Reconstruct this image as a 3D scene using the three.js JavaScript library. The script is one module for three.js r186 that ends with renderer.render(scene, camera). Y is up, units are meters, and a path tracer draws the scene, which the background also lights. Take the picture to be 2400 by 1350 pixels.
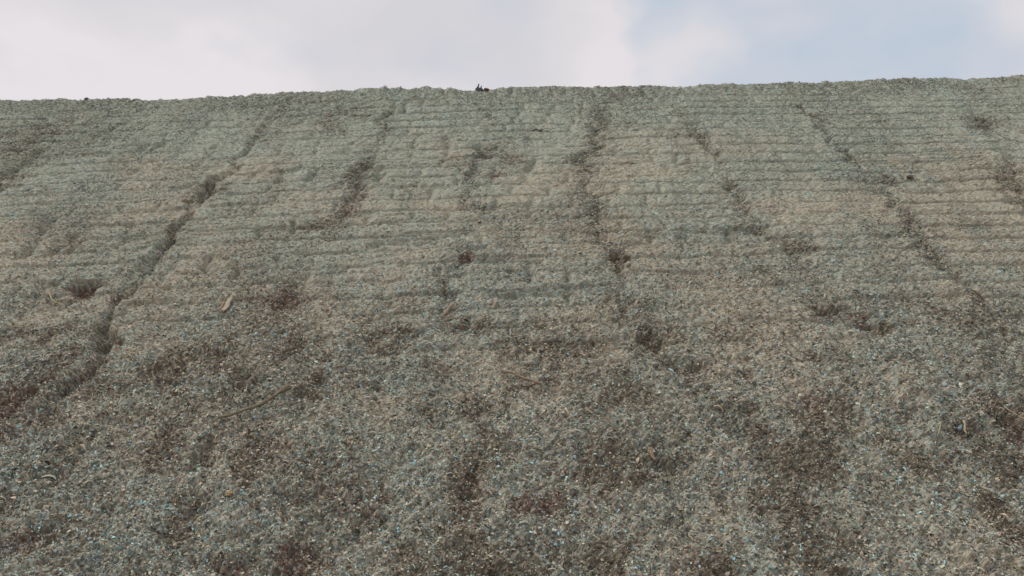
import * as THREE from 'three';
import { mergeGeometries } from 'three/addons/utils/BufferGeometryUtils.js';

// ---------------------------------------------------------------- camera, sky, sun, exposure
const PW = 2400, PH = 1350, FOC = 1813;                 // photograph size and focal length in its pixels
const PITCH = THREE.MathUtils.degToRad(4), SLOPE = THREE.MathUtils.degToRad(36), HH = 3.0;
const EYE = new THREE.Vector3(0, 1.6, 0);
const scene = new THREE.Scene();
const camera = new THREE.PerspectiveCamera(2 * Math.atan(PH / 2 / FOC) * 180 / Math.PI, 1024 / 576, 0.05, 6000);
camera.position.copy(EYE);
camera.lookAt(0, EYE.y + Math.sin(PITCH), -Math.cos(PITCH));
const renderer = new THREE.WebGLRenderer({ antialias: true });
renderer.toneMapping = THREE.LinearToneMapping;
renderer.toneMappingExposure = 1.0;
renderer.shadowMap.enabled = true;

let seed = 7;
const rnd = () => { seed = (seed + 0x6D2B79F5) | 0; let t = Math.imul(seed ^ (seed >>> 15), 1 | seed); t = (t + Math.imul(t ^ (t >>> 7), 61 | t)) ^ t; return ((t ^ (t >>> 14)) >>> 0) / 4294967296; };
const rr = (a, b) => a + (b - a) * rnd();
const gauss = () => (rnd() + rnd() + rnd() + rnd() - 2) * 1.73;
const clamp = (x, a = 0, b = 1) => Math.min(b, Math.max(a, x));
const sm = (a, b, x) => { const t = clamp((x - a) / (b - a)); return t * t * (3 - 2 * t); };
const mix = (a, b, t) => a + (b - a) * t;
const lin = (r, g, b) => new THREE.Color().setRGB(r / 255, g / 255, b / 255, THREE.SRGBColorSpace).toArray();
function hash(ix, iy, s) { let h = Math.imul(ix, 374761393) ^ Math.imul(iy, 668265263) ^ Math.imul(s, 974711); h = Math.imul(h ^ (h >>> 13), 1274126177); return ((h ^ (h >>> 16)) >>> 0) / 4294967296; }
function noise(x, y, s = 0) {                              // value noise, -1..1
  const ix = Math.floor(x), iy = Math.floor(y), fx = x - ix, fy = y - iy;
  const u = fx * fx * fx * (fx * (fx * 6 - 15) + 10), v = fy * fy * fy * (fy * (fy * 6 - 15) + 10);
  const a = hash(ix, iy, s), b = hash(ix + 1, iy, s), c = hash(ix, iy + 1, s), d = hash(ix + 1, iy + 1, s);
  return 2 * (a + (b - a) * u + (c - a) * v + (a - b - c + d) * u * v) - 1;
}
function fbm(x, y, s, n) { let a = 0.5, t = 0; for (let i = 0; i < n; i++) { t += a * noise(x, y, s + i * 17); x = x * 2.03 + 3.1; y = y * 2.03 + 1.7; a *= 0.5; } return t; }

{ // overcast sky with a blue gap to the right of the middle
  const W = 2048, H = 1024, data = new Float32Array(W * H * 4);
  const white = lin(236, 231, 234), grey = lin(210, 210, 215), blue = lin(189, 201, 216), pink = lin(218, 213, 217);
  const cp = Math.cos(PITCH), sp = Math.sin(PITCH);
  const blob = (x, y, cx, cy, rx, ry) => Math.exp(-(((x - cx) / rx) ** 2) - (((y - cy) / ry) ** 2));
  for (let j = 0; j < H; j++) for (let i = 0; i < W; i++) {
    const phi = (i + 0.5) / W * 2 * Math.PI, th = (j + 0.5) / H * Math.PI - Math.PI / 2;
    const dx = -Math.cos(th) * Math.cos(phi), dy = Math.sin(th), dz = -Math.cos(th) * Math.sin(phi);
    // degrees right of straight ahead, degrees up
    const az = Math.atan2(dx, -dz), el = Math.asin(dy);
    const X = az * 57.2958, Y = el * 57.2958;
    const front = clamp(1 - (Math.abs(X) - 45) / 25) * clamp(1 - (Y - 32) / 20);
    const wx = X + 2.4 * fbm(X * 0.13, Y * 0.2, 5, 5) + 0.9 * fbm(X * 0.5, Y * 0.5, 9, 4), wy = Y + 1.8 * fbm(X * 0.16 + 7, Y * 0.2, 6, 5);
    const sph = fbm(dx * 2.2 + 4, dz * 2.2 + dy * 1.5, 11, 5) * 0.9;
    let b = clamp(0.30 + sph * 1.2) * (1 - front);            // blue elsewhere: broken gaps
    const gap = sm(6.4, 10.6, wx + (wy - 20) * 0.16 + 1.2 * fbm(X * 0.3, Y * 0.45, 25, 5)) * (1 - 0.6 * sm(27.5, 35, wx + (wy - 20) * 0.25));
    const puff = blob(wx, wy, 14.0, 20.6, 5.4, 2.4) * 0.85 + blob(wx, wy, 19, 24.5, 5, 1.6) * 0.35 + blob(wx, wy, 33, 24, 7, 5) * 0.25 + blob(wx, wy, 10.5, 17.5, 4, 1.6) * 0.45 + 0.35 * fbm(X * 0.2 + 3, Y * 0.35, 23, 4);
    b += front * clamp(gap * 0.92 - puff, 0, 1);
    const g = clamp(0.5 + 0.75 * fbm(wx * 0.08, wy * 0.15, 21, 5) + 0.3 * sm(18, 26, wy) * front - 0.6 * front * (blob(wx, wy, -24, 19.5, 7, 3.4) + blob(wx, wy, 6, 23, 3, 5) * 0.8 + blob(wx, wy, -33, 18, 5, 2.5) + 0.5 * sm(20, 16.5, wy) * sm(4, -10, wx)) + 0.4 * front * (blob(wx, wy, -27.5, 25, 3.5, 4) + 0.6 * blob(wx, wy, -8, 23, 7, 3)));
    for (let k = 0; k < 3; k++) {
      let c = mix(white[k], grey[k], g); c = mix(c, pink[k], 0.3); c = mix(c, blue[k], b);
      data[(j * W + i) * 4 + k] = c * (dy < 0 ? 0.85 : 1);
    }
    data[(j * W + i) * 4 + 3] = 1;
  }
  const t = new THREE.DataTexture(data, W, H, THREE.RGBAFormat, THREE.FloatType);
  t.mapping = THREE.EquirectangularReflectionMapping; t.magFilter = t.minFilter = THREE.LinearFilter; t.wrapS = THREE.RepeatWrapping; t.needsUpdate = true;
  scene.background = t; scene.environment = t;
}
const sun = new THREE.DirectionalLight(new THREE.Color(1, 0.965, 0.91), 1.5);
sun.position.set(-9, 22, -9); sun.target.position.set(0, 2, -6); sun.castShadow = true; sun.shadow.radius = 22;
Object.assign(sun.shadow.camera, { left: -14, right: 14, top: 14, bottom: -14, near: 1, far: 60 }); sun.shadow.mapSize.set(4096, 4096);
scene.add(sun, sun.target);

// ---------------------------------------------------------------- the slope: u to the right, v up the slope (metres), v = 0 at the foot of the perpendicular from the eye
const NRM = new THREE.Vector3(0, Math.cos(SLOPE), Math.sin(SLOPE)), UP = new THREE.Vector3(0, Math.sin(SLOPE), -Math.cos(SLOPE));
const ORG = EYE.clone().addScaledVector(NRM, -HH);
function uv(px, py) {                                       // where a sight line meets the slope
  const x = (px - PW / 2) / FOC, y = (PH / 2 - py) / FOC;
  const d = new THREE.Vector3(x, y * Math.cos(PITCH) + Math.sin(PITCH), -Math.cos(PITCH) + y * Math.sin(PITCH));
  const t = -HH / d.dot(NRM), p = EYE.clone().addScaledVector(d, t).sub(ORG);
  return [p.x, p.dot(UP)];
}
const line = (...n) => { const o = []; for (let i = 0; i < n.length; i += 2) o.push(uv(n[i], n[i + 1])); return o; };
// crest height along u
const CREST = line(-300, 240, 0, 237, 250, 235, 340, 237, 420, 231, 550, 225, 700, 218, 830, 211, 920, 209, 1000, 207, 1100, 211, 1128, 214, 1180, 207, 1300, 204, 1450, 205, 1520, 208, 1600, 206, 1700, 199, 1860, 194, 2000, 186, 2150, 181, 2400, 173, 2700, 166);
function alongU(L, u) { if (u <= L[0][0]) return L[0][1]; for (let i = 1; i < L.length; i++) if (u <= L[i][0]) return mix(L[i - 1][1], L[i][1], (u - L[i - 1][0]) / (L[i][0] - L[i - 1][0])); return L[L.length - 1][1]; }
const byV = (L, v) => { // L goes down the picture (v falls)
  if (v >= L[0][1]) return L[0][0]; for (let i = 1; i < L.length; i++) if (v >= L[i][1]) return mix(L[i][0], L[i - 1][0], (v - L[i][1]) / (L[i - 1][1] - L[i][1])); return L[L.length - 1][0]; };
// furrows left by tracks: [polyline, depth, half width, strength of brown]
const FUR = [
  [line(150, 235, 60, 345, 0, 412, -200, 640), 0.05, 0.07, 0.5],
  [line(690, 225, 640, 268, 600, 312, 545, 375, 492, 440, 440, 492, 400, 550, 350, 605, 312, 650, 272, 730, 240, 800, 150, 940), 0.12, 0.065, 1],
  [line(925, 215, 905, 262, 893, 330, 850, 400, 812, 490, 780, 540, 720, 590, 680, 680, 640, 790), 0.07, 0.06, 0.75],
  [line(1165, 212, 1150, 250, 1130, 340, 1108, 450, 1095, 560, 1066, 640, 1050, 740), 0.05, 0.06, 0.55],
  [line(1398, 210, 1402, 270, 1400, 345, 1366, 372, 1378, 420, 1394, 500, 1430, 560, 1450, 610, 1480, 700, 1532, 790, 1590, 860), 0.075, 0.07, 0.75],
  [line(1560, 210, 1606, 265, 1652, 330, 1690, 385, 1740, 480, 1790, 540, 1865, 590, 1930, 650, 2010, 735), 0.07, 0.07, 0.7],
  [line(1840, 198, 1890, 250, 1960, 330, 2000, 390, 2060, 445, 2120, 520, 2195, 600, 2270, 665, 2400, 780), 0.07, 0.075, 0.7],
  [line(2250, 185, 2335, 330, 2385, 440, 2440, 520, 2600, 700), 0.07, 0.1, 0.8],
];
FUR.push([line(585, 930, 545, 985, 500, 1060, 450, 1160, 405, 1260, 360, 1370), 0.06, 0.06, 0.8], [line(1130, 960, 1112, 1050, 1100, 1150, 1092, 1260, 1080, 1370), 0.05, 0.035, 0.5], [line(1590, 860, 1700, 960, 1800, 1080, 1880, 1200, 1960, 1360), 0.05, 0.09, 0.6]);
FUR.forEach((f, k) => { f.v0 = f[0][f[0].length - 1][1]; f.v1 = f[0][0][1]; });
// short cross marks of the track plates: x y dx dy depth
const TICKS = [];
const tick = (d, w, ...n) => { for (let i = 0; i < n.length; i += 4) { const a = uv(n[i], n[i + 1]), b = uv(n[i + 2], n[i + 3]); TICKS.push([...a, ...b, d, w]); } };
tick(0.055, 0.034, 1510, 535, 1514, 562, 1607, 532, 1612, 562, 1698, 535, 1712, 560, 977, 322, 977, 345, 1049, 322, 1049, 346, 1117, 322, 1115, 345, 597, 402, 585, 425, 660, 402, 650, 428, 738, 402, 728, 425,
  480, 600, 455, 630, 570, 600, 555, 640, 668, 595, 652, 625, 1200, 205, 1200, 225, 1260, 205, 1262, 222, 1322, 205, 1324, 224, 1386, 206, 1386, 226, 1583, 358, 1590, 385, 1245, 372, 1243, 395, 1225, 622, 1222, 658, 1318, 625, 1318, 660,
  345, 372, 300, 410, 350, 330, 325, 350, 395, 325, 360, 345, 200, 545, 165, 580, 310, 520, 290, 560, 680, 520, 668, 560, 590, 530, 585, 555, 1460, 620, 1468, 640, 1240, 480, 1242, 500, 885, 400, 880, 430, 920, 690, 905, 720, 940, 240, 938, 262, 1040, 205, 1040, 222);
tick(0.075, 0.045, 130, 500, 60, 590, 190, 540, 120, 580, 90, 690, 40, 745, 100, 345, 20, 400);
tick(0.06, 0.05, 1500, 540, 1560, 541, 1600, 541, 1760, 539, 880, 570, 1130, 573, 1100, 600, 1260, 612, 1160, 690, 1420, 690, 1900, 752, 2080, 772, 650, 240, 570, 246);
// patches of other material: x y rx ry turn kind strength  (1 brown, 2 red brown, 3 dark grey green, 4 pale tan, 5 blue grey flakes)
const PATCH = [];
const patch = (k, ...n) => { for (let i = 0; i < n.length; i += 5) { const [u, v] = uv(n[i], n[i + 1]), ru = Math.abs(uv(n[i] + n[i + 2], n[i + 1])[0] - u), rv = Math.abs(uv(n[i], n[i + 1] - n[i + 3])[1] - v); PATCH.push([u, v, ru, rv, k, n[i + 4]]); } };
patch(1, 90, 320, 130, 50, .45, 20, 410, 50, 30, .6, 830, 262, 50, 14, .5, 770, 290, 50, 20, .5, 740, 525, 35, 12, .8, 1160, 355, 50, 14, .5, 1140, 478, 40, 14, .6, 1390, 490, 25, 8, .8, 1450, 600, 28, 22, .9, 1775, 535, 30, 12, .8, 1865, 578, 40, 14, .7,
  2045, 418, 45, 14, .8, 2390, 445, 60, 45, .8, 1405, 340, 35, 25, .5, 100, 782, 130, 22, .8, 240, 800, 40, 20, .9, 900, 790, 70, 28, .9, 730, 815, 40, 25, .6, 480, 1080, 35, 45, .9, 740, 1100, 50, 40, .6, 420, 1220, 40, 50, .7, 1150, 1050, 45, 45, .7, 1010, 965, 40, 30, .7,
  1110, 765, 80, 22, .7, 1290, 810, 95, 38, .9, 1240, 862, 60, 18, .5, 1530, 800, 60, 40, 1, 2090, 765, 70, 14, .7, 2105, 842, 50, 12, .6, 1900, 990, 90, 50, .7, 2090, 1040, 70, 25, .8, 1850, 1185, 80, 45, .8, 1940, 1260, 80, 50, .8, 1480, 1060, 50, 40, .6, 1575, 1085, 50, 25, .7,
  2360, 1090, 60, 50, .7, 1700, 1010, 60, 25, .5, 200, 910, 90, 20, .5, 130, 1120, 70, 40, .55, 160, 1260, 90, 40, .5, 860, 1230, 60, 40, .55, 1480, 930, 60, 30, .6, 1330, 1300, 60, 30, .6, 700, 1180, 50, 40, .4, 2060, 1150, 60, 30, .5, 330, 990, 60, 25, .5, 560, 940, 50, 20, .5, 1400, 950, 40, 30, .4, 620, 1060, 40, 40, .4, 1180, 820, 60, 25, .5);
patch(2, 205, 668, 36, 16, 1, 190, 692, 30, 12, .8, 280, 690, 30, 25, .6, 1160, 411, 24, 10, .8, 1210, 372, 25, 12, .5, 1098, 598, 30, 12, .9, 812, 490, 16, 14, .9, 665, 695, 42, 26, .9, 690, 725, 30, 18, .5, 25, 940, 60, 60, .85, 80, 990, 60, 30, .5, 540, 1325, 80, 28, .8, 700, 1300, 70, 40, .8, 60, 1270, 60, 30, .7,
  1610, 862, 80, 18, .8, 1735, 882, 45, 12, .8, 1940, 735, 45, 18, 1, 2000, 745, 40, 14, .6, 1920, 950, 50, 28, .8, 2380, 1000, 45, 60, .9, 2290, 1010, 40, 20, .6, 1270, 1190, 80, 45, .9, 1100, 1150, 30, 80, .6, 1090, 760, 25, 10, .6, 500, 1040, 30, 20, .5, 900, 1310, 60, 30, .6, 1640, 870, 50, 14, .5, 2380, 1250, 40, 60, .5, 760, 930, 40, 20, .4, 1900, 840, 35, 14, .6, 2220, 1080, 50, 30, .5);
patch(3, 130, 520, 70, 32, .5, 700, 610, 40, 28, .6, 1055, 635, 40, 18, .7, 820, 270, 60, 30, .4, 590, 320, 60, 16, .5, 1410, 245, 60, 14, .5, 1150, 262, 40, 26, .5, 1480, 290, 40, 10, .4, 1360, 375, 40, 18, .4, 1870, 255, 30, 12, .4, 2290, 235, 60, 20, .35, 1950, 360, 60, 14, .4, 2350, 320, 60, 14, .4, 200, 350, 160, 40, .3, 1700, 430, 30, 40, .4, 590, 560, 50, 14, .3, 940, 650, 60, 20, .3, 100, 640, 60, 16, .3, 1930, 640, 50, 16, .4);
patch(4, 330, 690, 70, 45, .8, 1390, 745, 100, 40, .7, 1430, 840, 50, 40, .7, 580, 840, 110, 28, .6, 900, 955, 80, 34, .7, 2110, 940, 60, 30, .7, 520, 680, 90, 30, .6, 1720, 1060, 70, 30, .5, 1640, 1230, 90, 60, .5, 1200, 560, 90, 40, .4, 940, 720, 60, 40, .4, 240, 1000, 70, 22, .5, 560, 1050, 30, 50, .6, 2180, 600, 140, 40, .3, 1750, 720, 110, 40, .5, 480, 600, 100, 35, .5, 250, 510, 110, 30, .35, 1960, 470, 120, 50, .3, 1300, 440, 60, 30, .4, 700, 470, 60, 25, .4, 1060, 730, 30, 20, .6, 1960, 810, 60, 20, .5, 250, 1170, 70, 20, .4, 2080, 900, 120, 20, .4);
patch(5, 590, 765, 90, 30, .7, 830, 640, 90, 35, .35, 560, 1200, 90, 50, .5, 1340, 1030, 70, 50, .4, 930, 900, 70, 30, .45, 1800, 960, 70, 40, .5, 980, 1100, 60, 60, .4, 480, 760, 60, 22, .6, 1180, 710, 40, 12, .5, 2180, 950, 90, 40, .4, 1640, 1000, 60, 20, .4, 1240, 790, 40, 20, .5, 1750, 1290, 120, 50, .5, 2300, 900, 70, 30, .4, 300, 850, 60, 20, .3, 700, 1010, 60, 30, .4);

const HOLLOW = []; { const n = [205, 664, 42, 14, 0.075, 110, 668, 22, 12, 0.06, 150, 705, 60, 14, 0.05, 240, 800, 34, 14, 0.06, 1530, 800, 40, 26, 0.04, 1940, 732, 40, 14, 0.03]; for (let i = 0; i < n.length; i += 5) { const [u, v] = uv(n[i], n[i + 1]); HOLLOW.push([u, v, Math.abs(uv(n[i] + n[i + 2], n[i + 1])[0] - u), Math.abs(uv(n[i], n[i + 1] - n[i + 3])[1] - v), n[i + 4]]); } }
// fields at a point of the slope: out = [height, brown, red, darkgreen, tan, blue, loose, furrow]
const F = new Float32Array(8);
const rowTilt = (u) => (u < 0 ? 0.10 : 0.02) * u;
function field(u, v) {
  const crest = alongU(CREST, u), wu = u + 0.06 * noise(u * 3, v * 3, 1) + 0.02 * noise(u * 11, v * 11, 2), wv = v + 0.06 * noise(u * 3, v * 3, 3) + 0.03 * noise(u * 9, v * 9, 4);
  let loose = clamp(sm(6.6, 3.0, v + 1.0 * fbm(u * 0.7, v * 0.7, 41, 4)) + 0.45 * sm(1.0, 0.1, crest - v) + 0.3 * sm(0.0, 0.5, fbm(u * 0.8, v * 0.8, 43, 3)));
  let h = 0.05 * fbm(u * 0.6, v * 0.6, 31, 2) * sm(0, 1.6, crest - v), br = 0, re = 0, dg = 0, ta = 0, bl = 0, fu = 0;
  let strip = 0; const rag = 0.045 * noise(u * 9, v * 16, 55) + 0.03 * noise(u * 22, v * 30, 56);
  for (let k = 0; k < FUR.length; k++) {
    const f = FUR[k], x = wu - byV(f[0], v) + 0.05 * noise(v * 5, k * 3.1, 54) + rag * (k === 1 ? 0.5 : 1);
    if (x > 0 && k < 8) strip = k + 1;
    if (Math.abs(x) > 0.9) continue;
    const part = (0.7 + 0.65 * noise(k * 9.1, v * 2.3, 51) * (k === 1 ? 0.4 : 1)) * sm(f.v0 - 0.5, f.v0 + 0.3, v) * sm(f.v1 + 0.3, f.v1 - 0.2, v) * (k === 1 ? 1 - 0.4 * sm(6.6, 7.4, v) : 1) * (1 - 0.7 * sm(crest - 1.4, crest - 0.4, v));
    if (part <= 0) continue;
    const w = f[2] * (k === 1 ? 0.8 : 1.15) * (0.8 + 0.4 * noise(v * 3.7, k * 5.3, 52) + 0.25 * noise(v * 14, k * 5.3, 53)), e = Math.exp(-(x / w) * (x / w));
    h += part * f[1] * (k === 1 ? 0.64 : 0.38) * (-e + 0.35 * Math.exp(-(((x + 1.9 * w) / w) ** 2)) + 0.15 * Math.exp(-(((x - 2.2 * w) / w) ** 2)));
    fu = Math.max(fu, part * e); br = Math.max(br, f[3] * part * Math.exp(-((x / (w * (1.5 + 1.2 * noise(v * 1.7, k * 4, 57)))) ** 2)) * 0.7);
    dg = Math.max(dg, 0.6 * part * Math.exp(-((x / (w * 3.2)) ** 2)) * clamp(0.6 + noise(u * 7, v * 5, 58)));
  }
  loose = Math.max(loose, 0.95 * clamp(fu * 1.4));
  // creases between the plates of the tracks
  const rows = (1 - 0.65 * sm(0.4, 1, loose)) * sm(2.9, 4.2, v + 0.25 * u * sm(0, 3, u)) * (1 - 0.5 * sm(0.7, 0.2, crest - v));
  if (rows > 0.02) {
    const per = 0.23, ph = 0.25 * hash(strip, 7, 62) + 0.12 * noise(wu * 0.5, v * 0.5, 64) + 0.04 * noise(u * 2.2, v * 1.2, 68);
    const q = (v - rowTilt(u) + 0.008 * noise(u * 9, v * 3, 65) + 0.006 * noise(u * 25, v * 9, 63)) / per + ph, iq = Math.floor(q), fr = q - iq;
    const amt = clamp(0.65 + 0.65 * noise(u * 0.8 + strip * 2.3, iq * 3.7, 66) + 0.35 * noise(u * 4, iq * 5.1, 69)) * rows;
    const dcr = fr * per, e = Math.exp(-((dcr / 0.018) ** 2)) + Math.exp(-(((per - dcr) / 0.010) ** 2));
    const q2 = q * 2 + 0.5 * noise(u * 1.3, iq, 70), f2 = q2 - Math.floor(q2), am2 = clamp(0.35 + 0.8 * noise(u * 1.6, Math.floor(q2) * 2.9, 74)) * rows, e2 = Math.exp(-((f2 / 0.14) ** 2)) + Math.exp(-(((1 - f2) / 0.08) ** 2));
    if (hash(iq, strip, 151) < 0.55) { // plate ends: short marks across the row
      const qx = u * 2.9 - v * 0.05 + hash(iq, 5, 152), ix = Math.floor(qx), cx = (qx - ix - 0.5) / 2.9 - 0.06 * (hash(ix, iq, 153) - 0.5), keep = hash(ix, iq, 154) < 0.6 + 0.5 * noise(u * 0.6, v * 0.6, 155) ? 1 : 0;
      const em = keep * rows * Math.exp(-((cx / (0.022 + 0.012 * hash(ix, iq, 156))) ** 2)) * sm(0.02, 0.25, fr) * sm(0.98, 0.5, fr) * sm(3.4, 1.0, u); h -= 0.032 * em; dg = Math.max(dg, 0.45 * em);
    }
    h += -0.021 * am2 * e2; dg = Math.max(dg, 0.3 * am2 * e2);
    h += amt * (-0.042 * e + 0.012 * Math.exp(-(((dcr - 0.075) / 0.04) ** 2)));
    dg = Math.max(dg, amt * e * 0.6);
  }
  for (let k = 0; k < TICKS.length; k++) {
    const t = TICKS[k], ax = wu - t[0], ay = wv - t[1], bx = t[2] - t[0], by = t[3] - t[1];
    if (Math.abs(ax) > 2 || Math.abs(ay) > 1.5) continue;
    const s = clamp((ax * bx + ay * by) / (bx * bx + by * by)), d2 = (ax - bx * s) ** 2 + (ay - by * s) ** 2;
    if (d2 > 0.05) continue;
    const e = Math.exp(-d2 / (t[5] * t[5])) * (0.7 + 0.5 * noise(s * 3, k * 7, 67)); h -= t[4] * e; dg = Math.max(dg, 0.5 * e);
  }
  const nz = 0.55 * noise(u * 5, v * 5, 71) + 0.4 * noise(u * 13, v * 13, 72) + 0.25 * noise(u * 30, v * 30, 73);
  for (let k = 0; k < PATCH.length; k++) {
    const p = PATCH[k], x = (u - p[0]) / p[2], y = (v - p[1]) / p[3]; if (x > 2 || x < -2 || y > 2 || y < -2) continue;
    const d = Math.sqrt(x * x + y * y) + 0.95 * nz, e = p[5] * sm(1.5, 0.2, d);
    if (p[4] === 1) { br = Math.max(br, e); h -= 0.022 * e; } else if (p[4] === 2) { re = Math.max(re, e); h -= 0.03 * e; } else if (p[4] === 3) { dg = Math.max(dg, e); h -= 0.015 * e; } else if (p[4] === 4) { ta = Math.max(ta, e); h += 0.006 * e; } else bl = Math.max(bl, e);
  }
  for (const p of HOLLOW) { const x = (u - p[0]) / p[2], y = (v - p[1]) / p[3]; if (x > 2 || x < -2 || y > 2 || y < -2) continue; h -= p[4] * sm(1.25, 0.35, Math.sqrt(x * x + y * y) + 0.45 * nz); }
  const spk = clamp(0.95 + 0.9 * fbm(u * 7, v * 6, 77, 4) + 0.25 * nz); br *= spk; re *= 0.4 + 0.6 * spk; dg *= 0.4 + 0.6 * spk;
  // scattered brown in the loose part
  const sc = fbm(u * 4.2, v * 2.6, 81, 5) + 0.2 * nz; br = Math.max(br, 0.75 * loose * sm(-0.03, 0.46, sc) * sm(7.2, 3.6, v)); dg = Math.max(dg, 0.6 * loose * sm(-0.05, 0.4, fbm(u * 3.2 + 70, v * 2.4, 83, 4) + 0.25 * nz), 0.45 * sm(0.05, 0.4, fbm(u * 2.6, v * 0.6, 89, 3) + 0.12 * nz)); re = Math.max(re, 0.32 * loose * sm(0.14, 0.5, fbm(u * 2.4 + 9, v * 1.8, 85, 4) + 0.2 * nz) * sm(5.6, 3.6, v));
  br = Math.max(br, 0.25 * sm(0.15, 0.5, fbm(u * 2.2, v * 1.4, 88, 3)));
  bl = Math.max(bl, 0.35 * sm(0.0, 0.5, fbm(u * 1.9 + 31, v * 1.9, 91, 4)));
  ta = Math.max(ta, 0.7 * sm(-0.05, 0.4, fbm(u * 1.3 + 50, v * 1.3, 95, 4) + 0.12 * nz) * sm(9, 6.5, v));
  // lumps
  h += loose * (0.034 * fbm(u * 4.5, v * 4.5, 101, 3) + 0.042 * fbm(u * 13, v * 13, 104, 3) * sm(-0.5, 0.4, noise(u * 1.8, v * 1.8, 106)) + 0.012 * noise(u * 32, v * 32, 105)) + (1 - loose) * (0.016 * fbm(u * 9, v * 9, 107, 3)) + 0.006 * noise(u * 45, v * 45, 110) + 0.004 * noise(u * 95, v * 95, 111);
  const nearCrest = sm(0.7, 0.0, crest - v); h += nearCrest * (0.028 * fbm(u * 2.3, v * 0.8, 113, 2) + 0.028 * noise(u * 9 + noise(u * 3, 1, 117), v * 6, 114) * clamp(0.5 + noise(u * 1.3, 4, 116)) + 0.012 * noise(u * 31, v * 20, 115)) * (1 - 0.4 * sm(2, 5, u)) - 0.035 * nearCrest * sm(2, 6, u);
  F[0] = h; F[1] = br; F[2] = re; F[3] = dg; F[4] = ta; F[5] = bl; F[6] = loose; F[7] = fu;
}
const ARC = 0.42, TOPA = THREE.MathUtils.degToRad(2);
function place(u, v, h, out) {                               // slope, rounded crest, then the flat top
  const t = v - (alongU(CREST, u) - 0.12);
  let y = ORG.y, z = ORG.z, a = SLOPE;
  const straight = Math.min(v, v - t); const vs = t > 0 ? v - t : v;
  y += vs * Math.sin(SLOPE); z -= vs * Math.cos(SLOPE);
  if (t > 0) {
    const r = ARC / (SLOPE - TOPA), l = Math.min(t, ARC); a = SLOPE - l / r;
    y += r * (Math.cos(a) - Math.cos(SLOPE)); z -= r * (Math.sin(SLOPE) - Math.sin(a));
    if (t > ARC) { y += (t - ARC) * Math.sin(TOPA); z -= (t - ARC) * Math.cos(TOPA); }
  }
  out.set(u, y + h * Math.cos(a), z + h * Math.sin(a)); return out;
}
// palette (real colours of the dry chips)
const PAL = { green: lin(162, 168, 149), tan: lin(174, 159, 136), brown: lin(84, 73, 58), red: lin(93, 72, 59), pale: lin(150, 190, 190), dark: lin(86, 96, 90), buff: lin(180, 174, 150), clay: lin(150, 127, 107), gray: lin(145, 146, 138), olive: lin(116, 108, 84) };
const C = [0, 0, 0];
function chipColour(v, f, r1, r2) {                          // colour of one chip from what lies at its place
  const lower = clamp(sm(7.4, 3.6, v) * 0.6 + f[6] * 0.4);
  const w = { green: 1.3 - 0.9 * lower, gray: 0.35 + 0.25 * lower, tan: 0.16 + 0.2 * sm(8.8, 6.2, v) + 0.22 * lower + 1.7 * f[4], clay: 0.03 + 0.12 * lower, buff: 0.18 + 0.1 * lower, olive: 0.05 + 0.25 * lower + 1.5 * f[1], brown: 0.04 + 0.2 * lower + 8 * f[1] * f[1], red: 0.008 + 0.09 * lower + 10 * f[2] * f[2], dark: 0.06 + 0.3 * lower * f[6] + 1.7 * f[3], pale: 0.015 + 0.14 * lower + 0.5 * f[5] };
  let s = 0; for (const k in w) s += w[k]; let x = r1 * s, c = PAL.green; for (const k in w) { x -= w[k]; if (x <= 0) { c = PAL[k]; break; } }
  const m = 1.10 - 0.02 * lower + (0.28 + 0.95 * lower) * (r2 - 0.5); C[0] = c[0] * m; C[1] = c[1] * m; C[2] = c[2] * m; return C;
}

const FINES = { sage: lin(163, 167, 149), tan: lin(176, 161, 140), brown: lin(92, 76, 61), red: lin(102, 76, 62), loose: lin(134, 130, 114) };
function finesColour(v, f, r1, r2) {                          // dust and crumbs under and between the chips
  chipColour(v, f, r1, r2);
  const t = clamp(0.25 * sm(8.6, 6.2, v) + 0.9 * f[4]), b = clamp(1.1 * f[1]), re = clamp(f[2]), m = 0.9 + 0.2 * r1;
  for (let k = 0; k < 3; k++) { let c = mix(FINES.sage[k], FINES.tan[k], t); c = mix(c, FINES.loose[k], 0.6 * f[6] * (1 - f[4])); c = mix(c, FINES.brown[k], b); c = mix(c, FINES.red[k], re); C[k] = mix(c * m, C[k], 0.62); }
}
// grid of the heap: fine where the picture shows it, wide cells beyond
const COLS = [], ROWS = [];
{ const N = 880; for (let i = 0; i <= N; i++) COLS.push(-1 + 2 * i / N); for (let i = 1; i <= 12; i++) { const x = 1 + 0.02 * (Math.pow(1.5, i) - 1) ; COLS.push(x); COLS.unshift(-x); }
  let v = 1.2; while (v < 10.75) { ROWS.push(v); v += v < 1.9 ? 0.03 : 0.0047 + 0.00074 * v; } let d = 0.03; while (v < 34) { ROWS.push(v); v += d; d *= 1.25; } }
const halfW = (v) => 1.25 * (1.02 + 0.62 * Math.min(v, 11));
const nc = COLS.length, nr = ROWS.length, GF = new Float32Array(nc * nr * 8), GP = new Float32Array(nc * nr * 3), GC = new Float32Array(nc * nr * 3);
{
  const p = new THREE.Vector3();
  for (let j = 0; j < nr; j++) { const v = ROWS[j], hw = halfW(v);
    for (let i = 0; i < nc; i++) { const k = j * nc + i, u = COLS[i] * hw; field(u, v); GF.set(F, k * 8); place(u, v, F[0], p); GP[k * 3] = p.x; GP[k * 3 + 1] = p.y; GP[k * 3 + 2] = p.z;
      finesColour(v, F, hash(i, j, 121), hash(i, j, 122)); GC[k * 3] = C[0]; GC[k * 3 + 1] = C[1]; GC[k * 3 + 2] = C[2]; } }
}
const heapGeo = new THREE.BufferGeometry();
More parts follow.
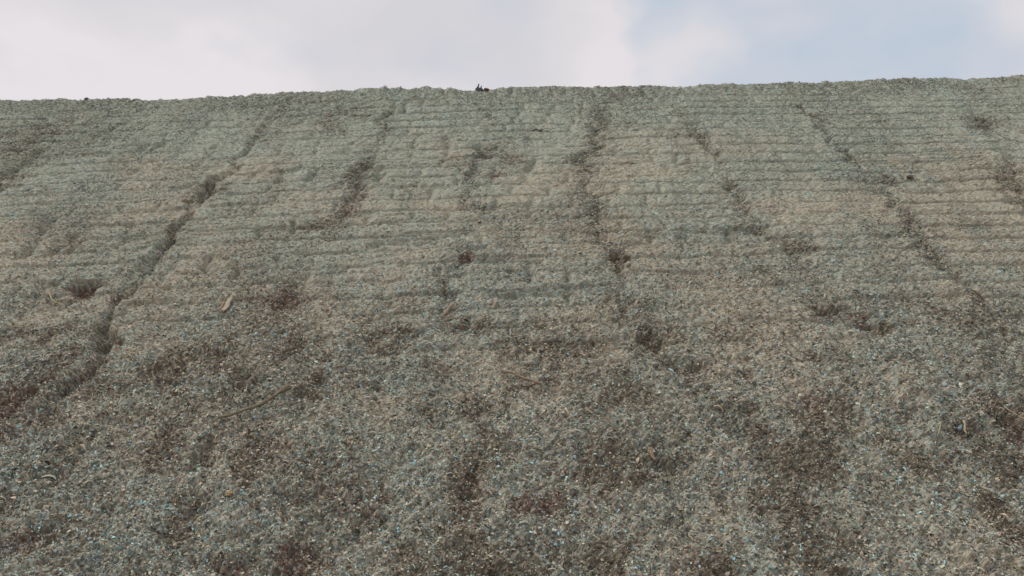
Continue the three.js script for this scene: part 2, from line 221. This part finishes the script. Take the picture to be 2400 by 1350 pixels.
{
  const idx = new Uint32Array((nc - 1) * (nr - 1) * 6); let q = 0;
  for (let j = 0; j < nr - 1; j++) for (let i = 0; i < nc - 1; i++) { const a = j * nc + i, b = a + 1, c = a + nc, d = c + 1; idx[q++] = a; idx[q++] = b; idx[q++] = d; idx[q++] = a; idx[q++] = d; idx[q++] = c; }
  heapGeo.setAttribute('position', new THREE.BufferAttribute(GP, 3)); heapGeo.setAttribute('color', new THREE.BufferAttribute(GC, 3)); heapGeo.setIndex(new THREE.BufferAttribute(idx, 1)); heapGeo.computeVertexNormals();
}
const GN = heapGeo.attributes.normal.array;
function shade(o) { o.traverse((m) => { if (m.isMesh) { m.castShadow = true; m.receiveShadow = true; } }); return o; }
const taken = {};
const numbered = (n) => { const k = taken[n] = (taken[n] ?? -1) + 1; return k ? `${n}_${String(k).padStart(3, '0')}` : n; };
const heapMat = new THREE.MeshStandardMaterial({ vertexColors: true, roughness: 0.95 });
const heap = new THREE.Mesh(heapGeo, heapMat);
heap.name = 'wood_chip_slope';
heap.userData = { kind: 'structure', label: 'long steep slope of grey green and brown wood chips pressed by vehicle tracks', category: 'slope' };
scene.add(heap);
// flat ground round the foot of the heap, out to the horizon
{
  const g = new THREE.PlaneGeometry(5000, 5000, 1, 1); g.rotateX(-Math.PI / 2);
  const W = 512, d = new Uint8Array(W * W * 4); for (let i = 0; i < W * W; i++) { const x = i % W, y = (i / W) | 0, a = 0.5 + 0.25 * hash(x, y, 131) + 0.25 * noise(x / 9, y / 9, 132); d.set([105 * a + 25, 92 * a + 22, 76 * a + 18, 255], i * 4); }
  const t = new THREE.DataTexture(d, W, W); t.colorSpace = THREE.SRGBColorSpace; t.wrapS = t.wrapT = THREE.RepeatWrapping; t.repeat.set(2000, 2000); t.magFilter = THREE.LinearFilter; t.needsUpdate = true;
  const m = new THREE.Mesh(g, new THREE.MeshStandardMaterial({ map: t, roughness: 0.95 })); m.name = 'ground'; m.userData = { kind: 'structure', label: 'flat bare brown ground at the foot of the wood chip slope', category: 'ground' }; m.receiveShadow = true; scene.add(m);
}
// surface lookups on the grid
function locate(u, v) {
  let a = 0, b = nr - 1; while (b - a > 1) { const m = (a + b) >> 1; if (ROWS[m] <= v) a = m; else b = m; }
  const w = clamp(u / halfW(v), -0.999, 0.999), i = 12 + Math.floor((w + 1) / 2 * 880); return a * nc + i;
}
const S = { p: new THREE.Vector3(), n: new THREE.Vector3() };
function surface(u, v) { const k = locate(u, v); field(u, v); place(u, v, GF[k * 8], S.p); S.p.y = GP[k * 3 + 1] + (S.p.y - GP[k * 3 + 1]) * 0.5; S.n.set(GN[k * 3], GN[k * 3 + 1], GN[k * 3 + 2]); return S; }

// ---------------------------------------------------------------- chips
function flake(s, n, bend, thick, ratio) {                    // an irregular thin chip with a bent back, about 1 long
  const R = (k) => hash(k, s, 201), P = [], top = [], bot = [];
  for (let i = 0; i < n; i++) { const a = (i + 0.6 * (R(i) - 0.5)) / n * Math.PI * 2, r = 0.5 * (0.72 + 0.4 * R(i + 20)), x = Math.cos(a) * r, z = Math.sin(a) * r * ratio, y = -bend * x * x * 4 + 0.10 * (R(i + 40) - 0.5); top.push([x, y, z]); bot.push([x * 0.9, y - thick, z * 0.86]); }
  const ct = [0.04, 0.05, 0], cb = [0, -thick * 1.2 + 0.02, 0];
  for (let i = 0; i < n; i++) { const j = (i + 1) % n; P.push(...top[j], ...top[i], ...ct, ...bot[i], ...bot[j], ...cb, ...top[i], ...top[j], ...bot[j], ...top[i], ...bot[j], ...bot[i]); }
  const g = new THREE.BufferGeometry(); g.setAttribute('position', new THREE.Float32BufferAttribute(P, 3)); g.computeVertexNormals(); return g;
}
function shred(s) {                                          // a narrow curled strip, about 1 long
  const P = [], ring = [], R = (k) => hash(k, s, 231), n = 4;
  for (let i = 0; i <= n; i++) { const t = i / n, x = t - 0.5, y = 0.22 * (1 - 4 * x * x) * (0.6 + R(1)) - 0.08, z = 0.12 * Math.sin(t * 4 + R(2) * 5), w = 0.085 * (0.35 + Math.sin(Math.PI * (0.12 + 0.76 * t))); ring.push([[x, y + w * 0.7, z], [x, y - w * 0.4, z + w], [x, y - w * 0.4, z - w]]); }
  for (let i = 0; i < n; i++) for (let k = 0; k < 3; k++) { const a = ring[i][k], b = ring[i][(k + 1) % 3], c = ring[i + 1][k], d = ring[i + 1][(k + 1) % 3]; P.push(...a, ...b, ...d, ...a, ...d, ...c); }
  P.push(...ring[0][0], ...ring[0][2], ...ring[0][1], ...ring[n][0], ...ring[n][1], ...ring[n][2]);
  const g = new THREE.BufferGeometry(); g.setAttribute('position', new THREE.Float32BufferAttribute(P, 3)); g.computeVertexNormals(); return g;
}
const Q = new THREE.Quaternion(), Q2 = new THREE.Quaternion(), V = new THREE.Vector3(), V2 = new THREE.Vector3(), YA = new THREE.Vector3(0, 1, 0), M = new THREE.Matrix4(), K = new THREE.Color();
const VIS = (v) => 0.5 + 1.06 * (0.98 + 0.565 * v);            // half width in view, plus a step to the side
function scatter(name, label, geo, count, size, stretch, tiltA, lift) {
  const im = new THREE.InstancedMesh(geo, new THREE.MeshStandardMaterial({ roughness: 0.85, side: THREE.DoubleSide }), count);
  const f = new Float32Array(8);
  for (let i = 0; i < count; i++) {
    let u, v; do { v = rr(1.75, 10.25); u = rr(-7.6, 7.6); } while (Math.abs(u) > VIS(v) || v > alongU(CREST, u) + 0.5);
    const k = locate(u, v); for (let q = 0; q < 8; q++) f[q] = GF[k * 8 + q];
    if (rnd() < 0.42 * (1 - 0.85 * f[6]) * clamp(0.9 * f[4] - 0.8 * f[3] - f[1] + 0.5 * sm(0, 0.5, fbm(u * 2.3, v * 2.3, 141, 3)))) { i--; continue; }
    place(u, v, f[0], V);
    const loose = f[6], tilt = tiltA * (0.55 + 1.0 * loose);
    const lay = 0.15 + 0.55 * loose;
    V2.set(GN[k * 3] * (1 - lay) + tilt * gauss(), mix(GN[k * 3 + 1], NRM.y, lay) + 0.25 + tilt * 0.5 * gauss(), mix(GN[k * 3 + 2], NRM.z, lay) + tilt * gauss()).normalize();
    Q.setFromUnitVectors(YA, V2); Q2.setFromAxisAngle(YA, rnd() * Math.PI * 2); Q.multiply(Q2);
    const s = size * Math.exp(0.38 * gauss()) * (0.84 + 0.18 * loose) * (rnd() < 0.01 ? 1.9 : 1);
    const up = (lift + 0.22 * loose * rnd()) * s; V.x += GN[k * 3] * up; V.y += GN[k * 3 + 1] * up; V.z += GN[k * 3 + 2] * up;
    M.compose(V, Q, V2.set(s * rr(0.8, 1.2), s * stretch * rr(0.7, 1.3), s * rr(0.75, 1.25))); im.setMatrixAt(i, M);
    chipColour(v, f, rnd(), rnd()); im.setColorAt(i, K.setRGB(C[0], C[1], C[2]));
  }
  im.name = name; im.userData = { kind: 'stuff', label }; im.castShadow = im.receiveShadow = true; heap.add(im); return im;
}
scatter('wood_chip_litter', 'loose small wood chips covering the slope', flake(1, 6, 0.16, 0.08, 0.66), 820000, 0.0112, 1, 0.38, 0.08);
scatter('wood_shreds', 'curled narrow wood shreds covering the slope', shred(3), 170000, 0.0145, 1, 0.36, 0.06);

// single larger chips, pale ones most of all
{
  const geos = [flake(11, 6, 0.12, 0.06, 0.75), flake(12, 7, 0.25, 0.06, 0.6), flake(13, 5, 0.05, 0.07, 0.9), flake(14, 7, 0.18, 0.06, 0.5)];
  const mats = [[166, 196, 202], [152, 190, 194], [182, 204, 210], [140, 174, 182], [168, 190, 184], [150, 178, 190]].map((c) => new THREE.MeshStandardMaterial({ color: new THREE.Color().setRGB(...lin(...c)), roughness: 0.7, side: THREE.DoubleSide }));
  const put = (u, v, s, mi) => {
    const k = locate(u, v), m = new THREE.Mesh(geos[(rnd() * 4) | 0], mats[mi]);
    V2.set(GN[k * 3] + 0.25 * gauss(), GN[k * 3 + 1] + 0.1, GN[k * 3 + 2] + 0.25 * gauss()).normalize(); m.quaternion.setFromUnitVectors(YA, V2).multiply(Q2.setFromAxisAngle(YA, rnd() * 6.28));
    place(u, v, GF[k * 8], V); m.position.copy(V).addScaledVector(V2, 0.008); m.scale.setScalar(s); m.name = numbered('wood_chip'); heap.add(m);
  };
  const seen = [927, 1048, 458, 1048, 720, 1077, 465, 1192, 1450, 1195, 1348, 1163, 1394, 1073, 1345, 1073, 1218, 1161, 1630, 1018, 1690, 1240, 1420, 1240, 1302, 1273, 1490, 1335, 1441, 1288, 1263, 856, 1303, 915, 1080, 737, 1300, 592, 915, 917, 1088, 1021, 1055, 992, 1500, 890, 1360, 897, 2345, 920, 1805, 735, 2010, 945, 1480, 920, 1222, 550, 930, 493, 47, 1020, 255, 790, 340, 630, 235, 1105, 210, 1265, 30, 1100, 600, 985, 290, 1140, 310, 1190, 615, 1290, 880, 1165, 1015, 1110, 1120, 1235, 1165, 1205, 1100, 1285, 1045, 1330, 1640, 1330, 2225, 945, 2350, 1170, 2215, 905, 2248, 1010, 1712, 865, 1828, 865, 2205, 980, 1765, 855, 1690, 1110, 1560, 1170, 1245, 1030];
  for (let i = 0; i < seen.length; i += 2) { const [u, v] = uv(seen[i], seen[i + 1]); put(u, v, rr(0.020, 0.030) * (v > 5 ? 1.2 : 1), (rnd() * 4) | 0); }
  while (taken.wood_chip < 285) { const v = 2.15 + 4.2 * Math.pow(rnd(), 1.5), u = rr(-1, 1) * (0.2 + 0.98 + 0.565 * v); put(u, v, rr(0.013, 0.021), (rnd() * 6) | 0); }
}

// ---------------------------------------------------------------- things lying on the slope
function barkMat(rgb, s, amt = 0.25) {
  const W = 64, H = 256, d = new Uint8Array(W * H * 4), c = rgb;
  for (let y = 0; y < H; y++) for (let x = 0; x < W; x++) { const a = 1 + amt * (noise(x / 3, y / 26, s) + 0.6 * noise(x / 1.5, y / 9, s + 1)); d.set([clamp(c[0] * a, 0, 255), clamp(c[1] * a, 0, 255), clamp(c[2] * a, 0, 255), 255], (y * W + x) * 4); }
  const t = new THREE.DataTexture(d, W, H); t.colorSpace = THREE.SRGBColorSpace; t.wrapS = t.wrapT = THREE.RepeatWrapping; t.magFilter = THREE.LinearFilter; t.needsUpdate = true;
  return new THREE.MeshStandardMaterial({ map: t, bumpMap: t, bumpScale: 0.002, roughness: 0.9 });
}
function toPixel(p) { const x = p.x - EYE.x, y = p.y - EYE.y, z = p.z - EYE.z, d = -z * Math.cos(PITCH) + y * Math.sin(PITCH); return [PW / 2 + FOC * x / d, PH / 2 - FOC * (y * Math.cos(PITCH) + z * Math.sin(PITCH)) / d]; }
function onSlope(px, py, lift = 0) { const o = new THREE.Vector3(); let ax = px, ay = py; for (let i = 0; i < 4; i++) { sit(ax, ay, lift, o); const [bx, by] = toPixel(o); ax += px - bx; ay += py - by; } return o; }
function sit(px, py, lift, o) { const [u, v] = uv(px, py), k = locate(u, v); place(u, v, Math.max(GF[k * 8], GF[(k + 30) * 8] - 0.03, GF[(k - 30) * 8] - 0.03) + lift, o); return o; }
function rod(pts, r0, r1, s, lumps = 0.18, flat = 1) {        // a knotty tapered rod through points; flat < 1 makes a slab
  const cv = new THREE.CatmullRomCurve3(pts), n = pts.length * 7, m = 9, P = [], I = [], UVs = [];
  const L = cv.getLength();
  for (let i = 0; i <= n; i++) {
    const t = i / n, c = cv.getPointAt(t), tg = cv.getTangentAt(t), side = new THREE.Vector3().crossVectors(tg, NRM).normalize(), up = new THREE.Vector3().crossVectors(side, tg).normalize();
    const end = Math.min(1, Math.min(t, 1 - t) * n * 0.55 + 0.25), r = mix(r0, r1, t) * end * (1 + lumps * noise(t * L * 30, s, 301));
    for (let k = 0; k <= m; k++) { const a = k / m * Math.PI * 2, q = r * (1 + lumps * 0.7 * noise(Math.cos(a) * 1.3 + s, Math.sin(a) * 1.3 + t * L * 25, 303)); V.copy(c).addScaledVector(side, Math.cos(a) * q).addScaledVector(up, Math.sin(a) * q * flat); P.push(V.x, V.y, V.z); UVs.push(k / m, t * L * 3); }
  }
  for (let i = 0; i < n; i++) for (let k = 0; k < m; k++) { const a = i * (m + 1) + k, b = a + m + 1; I.push(a, b, a + 1, a + 1, b, b + 1); }
  for (const [row, fl] of [[0, 0], [n, 1]]) { const base = row * (m + 1); for (let k = 1; k < m - 1; k++) fl ? I.push(base, base + k, base + k + 1) : I.push(base, base + k + 1, base + k); }
  const g = new THREE.BufferGeometry(); g.setAttribute('position', new THREE.Float32BufferAttribute(P, 3)); g.setAttribute('uv', new THREE.Float32BufferAttribute(UVs, 2)); g.setIndex(I); g.computeVertexNormals(); return g;
}
function path(lift, ...n) {                                   // points on the surface, evened out: wood does not follow every bump
  const o = []; lift += 0.008; for (let i = 0; i < n.length; i += 2) o.push(onSlope(n[i], n[i + 1], lift));
  const off = o.map((p) => V.copy(p).sub(ORG).dot(NRM)), m = o.length - 1, res = off.map((x, i) => x - mix(off[0], off[m], i / m)), top = Math.max(...res), rest = off.map((x, i) => mix(off[0], off[m], i / m) + 0.3 * res[i] + 0.4 * top);
  o.forEach((p, i) => { V.copy(p).sub(EYE).normalize(); p.addScaledVector(V, (rest[i] - off[i]) / V.dot(NRM)); }); return o;
}
function thing(name, label, category, px, py, group) { const g = new THREE.Group(); g.name = numbered(name); g.position.copy(onSlope(px, py)); g.userData = { label, category }; if (group) g.userData.group = group; scene.add(g); return g; }
function part(t, name, geo, mat) { geo.translate(-t.position.x, -t.position.y, -t.position.z); const m = new THREE.Mesh(geo, mat); m.name = name; t.add(m); return m; }
function single(name, label, category, geo, mat, px, py) { const m = new THREE.Mesh(geo, mat); m.name = numbered(name); const o = onSlope(px, py); geo.translate(-o.x, -o.y, -o.z); m.position.copy(o); m.userData = { label, category }; const group = { straw_stalk: 'straw stalks on the slope', bark_strip: 'bark strips on the slope', short_stick: 'short sticks on the slope', bark_flake: 'bark flakes on the slope' }[name]; if (group) m.userData.group = group; scene.add(m); return m; }
const stickMat = barkMat([122, 110, 88], 401), twigMat = barkMat([136, 116, 92], 405), paleMat = barkMat([172, 156, 132], 409, 0.15), strawMat = barkMat([188, 172, 128], 413, 0.15), darkMat = barkMat([84, 66, 54], 417), redMat = barkMat([150, 128, 106], 421, 0.18);

single('curved_stick', 'long thin curved brown stick lying across the left half of the slope', 'stick', rod(path(0.03, 510, 977, 530, 974, 552, 968, 578, 963, 608, 949, 634, 934, 656, 918, 668, 911, 684, 906), 0.008, 0.0125, 3, 0.25), stickMat, 590, 960);
{ const t = thing('forked_twig', 'broken reddish brown twig with a dark side shoot near the middle of the slope', 'twig', 1220, 884);
  part(t, 'stem', rod(path(0.026, 1166, 858, 1182, 866, 1196, 873, 1210, 879, 1228, 887, 1246, 892, 1268, 898), 0.006, 0.0085, 7, 0.25), twigMat);
  part(t, 'side_shoot', rod(path(0.02, 1222, 900, 1236, 902, 1250, 901, 1262, 897), 0.003, 0.006, 9, 0.2), darkMat);
  part(t, 'stub', rod(path(0.03, 1196, 858, 1207, 866, 1214, 878), 0.003, 0.005, 10, 0.2), twigMat); }
{ const t = thing('bark_strip', 'pale tan bark strip with a broad bent top lying beside the brown left patch', 'bark strip', 537, 708, 'bark strips on the slope');
  part(t, 'strip', rod(path(0.02, 522, 728, 530, 716, 536, 705, 541, 697), 0.016, 0.012, 13, 0.25, 0.4), paleMat); part(t, 'bent_top', rod(path(0.03, 538, 697, 545, 692, 553, 691), 0.014, 0.011, 15, 0.25, 0.6), paleMat); part(t, 'splinter', rod(path(0.014, 512, 727, 519, 719, 526, 711), 0.006, 0.01, 16, 0.2, 0.6), redMat); }
single('bark_strip', 'short pale bark strip with a hooked end above the dark middle of the slope', 'bark strip', rod(path(0.02, 1152, 722, 1156, 714, 1159, 706, 1163, 702), 0.011, 0.009, 21, 0.3, 0.5), paleMat, 1157, 712);
single('bark_strip', 'long slanting sandy bark sliver left of the short hooked strip', 'bark strip', rod(path(0.012, 1030, 744, 1042, 735, 1055, 722, 1063, 706), 0.006, 0.011, 23, 0.2, 0.6), redMat, 1045, 730);
{ const t = thing('dry_root', 'thin pale forked root in front of the dark hollow at the left edge', 'root', 124, 700);
  part(t, 'main_root', rod(path(0.03, 110, 678, 115, 686, 119, 695, 125, 703, 132, 709, 140, 711, 148, 715), 0.0045, 0.003, 25, 0.15), strawMat); part(t, 'side_root', rod(path(0.025, 132, 709, 127, 711, 120, 713), 0.004, 0.002, 27, 0.15), strawMat); part(t, 'upper_root', rod(path(0.03, 116, 684, 119, 678, 122, 672), 0.003, 0.002, 28, 0.15), strawMat); }
single('short_stick', 'short whitish stick at the right end of the brown middle patch', 'stick', rod(path(0.014, 1358, 827, 1365, 830, 1373, 835), 0.005, 0.007, 31), paleMat, 1365, 831);
single('short_stick', 'short pale stick standing up beside the dark furrow right of centre', 'stick', rod([onSlope(1487, 722, 0), onSlope(1490, 714, 0.02), onSlope(1493, 704, 0.035)], 0.009, 0.007, 33), paleMat, 1490, 714);
single('wood_sliver', 'flat pinkish tan wood sliver lying upright along the slope right of centre', 'wood piece', rod(path(0.018, 1519, 1050, 1524, 1058, 1530, 1066, 1537, 1075), 0.011, 0.009, 35, 0.12, 0.35), redMat, 1528, 1063);
single('wood_block', 'small square tan wood piece in the foreground among whitish flakes', 'wood piece', rod(path(0.016, 1679, 1247, 1683, 1253, 1688, 1260), 0.009, 0.009, 37, 0.08, 0.6), paleMat, 1683, 1253);
single('bark_flake', 'triangular sandy bark flake on the pale band right of centre', 'bark flake', rod(path(0.016, 1372, 954, 1380, 962, 1390, 970), 0.012, 0.005, 39, 0.2, 0.35), redMat, 1380, 962);
single('straw_stalk', 'yellow straw stalk leaning right with frayed edges near the right side', 'straw', rod(path(0.02, 2257, 984, 2260, 996, 2262, 1006, 2266, 1016), 0.006, 0.004, 41), strawMat, 2261, 1000);
single('straw_stalk', 'thin yellow straw stalk leaning left, left of the frayed one', 'straw', rod(path(0.02, 2205, 988, 2204, 998, 2202, 1008, 2200, 1016), 0.0045, 0.0035, 43), strawMat, 2203, 1002);
single('straw_stalk', 'long thin grey straw slanting down to the right edge over the reddish patch', 'straw', rod(path(0.03, 2352, 951, 2368, 961, 2384, 972, 2404, 984), 0.0028, 0.0028, 45), strawMat, 2378, 967);
single('straw_stalk', 'short whitish straw lying level below the dark end of the left furrow', 'straw', rod(path(0.015, 285, 822, 296, 825, 308, 827, 318, 828), 0.003, 0.0035, 47), paleMat, 300, 825);
single('bark_strip', 'dark brown bark strip lying level high on the slope below the crest scrap', 'bark strip', rod(path(0.008, 1246, 304, 1256, 306, 1266, 306, 1273, 303), 0.013, 0.009, 49, 0.25, 0.6), darkMat, 1258, 305);
single('bark_flake', 'dark bark flake alone on the smooth strip at the upper right', 'bark flake', rod(path(0.012, 2128, 417, 2134, 416, 2141, 418), 0.018, 0.01, 51, 0.25, 0.5), darkMat, 2133, 417);
function clod(px, py, r, s, squash, lift) { const g = new THREE.IcosahedronGeometry(1, 4), a = g.attributes.position, o = onSlope(px, py, lift); for (let i = 0; i < a.count; i++) { V.fromBufferAttribute(a, i); const k = 1 + 0.28 * noise(V.x * 2 + s, V.y * 2 + V.z * 1.7, 311) + 0.2 * noise(V.x * 6 + s, V.y * 6 - V.z * 5, 313); a.setXYZ(i, o.x + V.x * r * k, o.y + V.y * r * k * squash, o.z + V.z * r * k); } g.computeVertexNormals(); return g; }
single('yellow_clod', 'small ochre yellow clod in the left foreground', 'clod', clod(538, 1158, 0.019, 3, 0.7, 0.01), barkMat([156, 134, 96], 431), 538, 1158);
single('pale_clod', 'smooth pale cream lump on the bare patch left of centre', 'clod', clod(1005, 1047, 0.012, 5, 0.8, 0.01), barkMat([205, 190, 160], 435, 0.1), 1005, 1047);
// on the crest
function onCrest(px, h, back = 0) { const x = (px - 1200) / FOC; let u = x * 9.6; for (let i = 0; i < 4; i++) { const o = place(u, alongU(CREST, u), 0, new THREE.Vector3()); u = x * -((o.z) * Math.cos(PITCH) - (o.y - EYE.y) * Math.sin(PITCH)); } const v = alongU(CREST, u) + 0.05 + back, k = locate(u, v), o = new THREE.Vector3(); place(u, v, GF[k * 8], o); o.y += h; return o; }
{
  const o = onCrest(1124, 0.02), t = new THREE.Group(); t.name = 'plastic_scrap'; t.position.copy(o); t.userData = { label: 'torn black plastic scrap with two upright tips standing on the crest', category: 'plastic scrap' }; scene.add(t);
  const px = 0.0066, mat = new THREE.MeshStandardMaterial({ color: new THREE.Color().setRGB(0.018, 0.02, 0.028), roughness: 0.55 });
  const out = (n) => { const s = new THREE.Shape(); s.moveTo(n[0] * px, n[1] * px); for (let i = 2; i < n.length; i += 2) s.lineTo(n[i] * px, n[i + 1] * px); return s; };
  const bend = (g, a, b) => { const p = g.attributes.position; for (let i = 0; i < p.count; i++) { const x = p.getX(i), y = p.getY(i); p.setZ(i, p.getZ(i) + a * Math.sin(x * 60) - b * y); } g.computeVertexNormals(); return g; };
  const ex = (n, d) => new THREE.ExtrudeGeometry(out(n), { depth: d, bevelEnabled: true, bevelSize: 0.002, bevelThickness: 0.003, bevelSegments: 1, steps: 2, curveSegments: 3 });
  const a = new THREE.Mesh(bend(ex([-8, -3, -8, 1, -6, 3, -5, 5.5, -3, 6, -1, 3, 1, 3.5, 3.5, 2.5, 6, 0, 8, -3, 2, -4.5], 0.035), 0.006, 0.3), mat); a.name = 'torn_sheet'; t.add(a);
  const b = new THREE.Mesh(bend(ex([-4.8, 4, -3.8, 9, -2.2, 11.5, -2.9, 12, -1.6, 13.2, -1, 11.8, -1.9, 9, -1.6, 5], 0.012), 0.004, 0.25), mat); b.name = 'torn_tip'; t.add(b);
  const c = new THREE.Mesh(bend(ex([0.6, 1, 1.6, 5, 3, 7.5, 3, 8.8, 4, 8, 3.2, 5.8, 3.9, 2], 0.012), 0.005, 0.2), mat); c.name = 'torn_tip'; t.add(c);
  const l = clod(1124, 214, 0.032, 9, 0.6, 0), w = onCrest(1140, 0.03); l.translate(w.x - onSlope(1124, 214).x, w.y - onSlope(1124, 214).y, w.z - onSlope(1124, 214).z);
  const m = new THREE.Mesh(l, barkMat([120, 92, 78], 441)); l.translate(-w.x, -w.y, -w.z); m.position.copy(w); m.name = 'brown_clod'; m.userData = { label: 'reddish brown clod on the crest just right of the black scrap', category: 'clod' }; scene.add(m);
  const p0 = onCrest(1120, -0.005, -0.1), p1 = onCrest(1130, -0.02, -0.14), p2 = onCrest(1138, -0.02, -0.12), p3 = onCrest(1145, 0.0, -0.08);
  const sg = rod([p0, p1, p2, p3], 0.014, 0.012, 55, 0.15, 0.6); sg.translate(-p1.x, -p1.y, -p1.z); const s = new THREE.Mesh(sg, barkMat([196, 190, 190], 445, 0.1)); s.position.copy(p1); s.name = 'pale_strip'; s.userData = { label: 'whitish curved strip lying just below the black scrap on the crest', category: 'bark strip' }; scene.add(s);
  for (const [x, r, lab, sq] of [[198, 0.024, 'knobbly dark clod sticking up from the left end of the crest', 0.75], [311, 0.022, 'small dark clod on the crest between the left end and the plastic scrap', 0.8]]) { const q = onCrest(x, 0.01), g = clod(1124, 214, r, x, sq, 0), z = onSlope(1124, 214); g.translate(-z.x, -z.y, -z.z); const d = new THREE.Mesh(g, barkMat([108, 106, 98], 449 + x, 0.4)); d.position.copy(q); d.name = numbered('dark_clod'); d.userData = { label: lab, category: 'clod' }; scene.add(d); }
}
scene.traverse((o) => { if (o.isMesh) { o.castShadow = true; o.receiveShadow = true; } });
renderer.render(scene, camera);
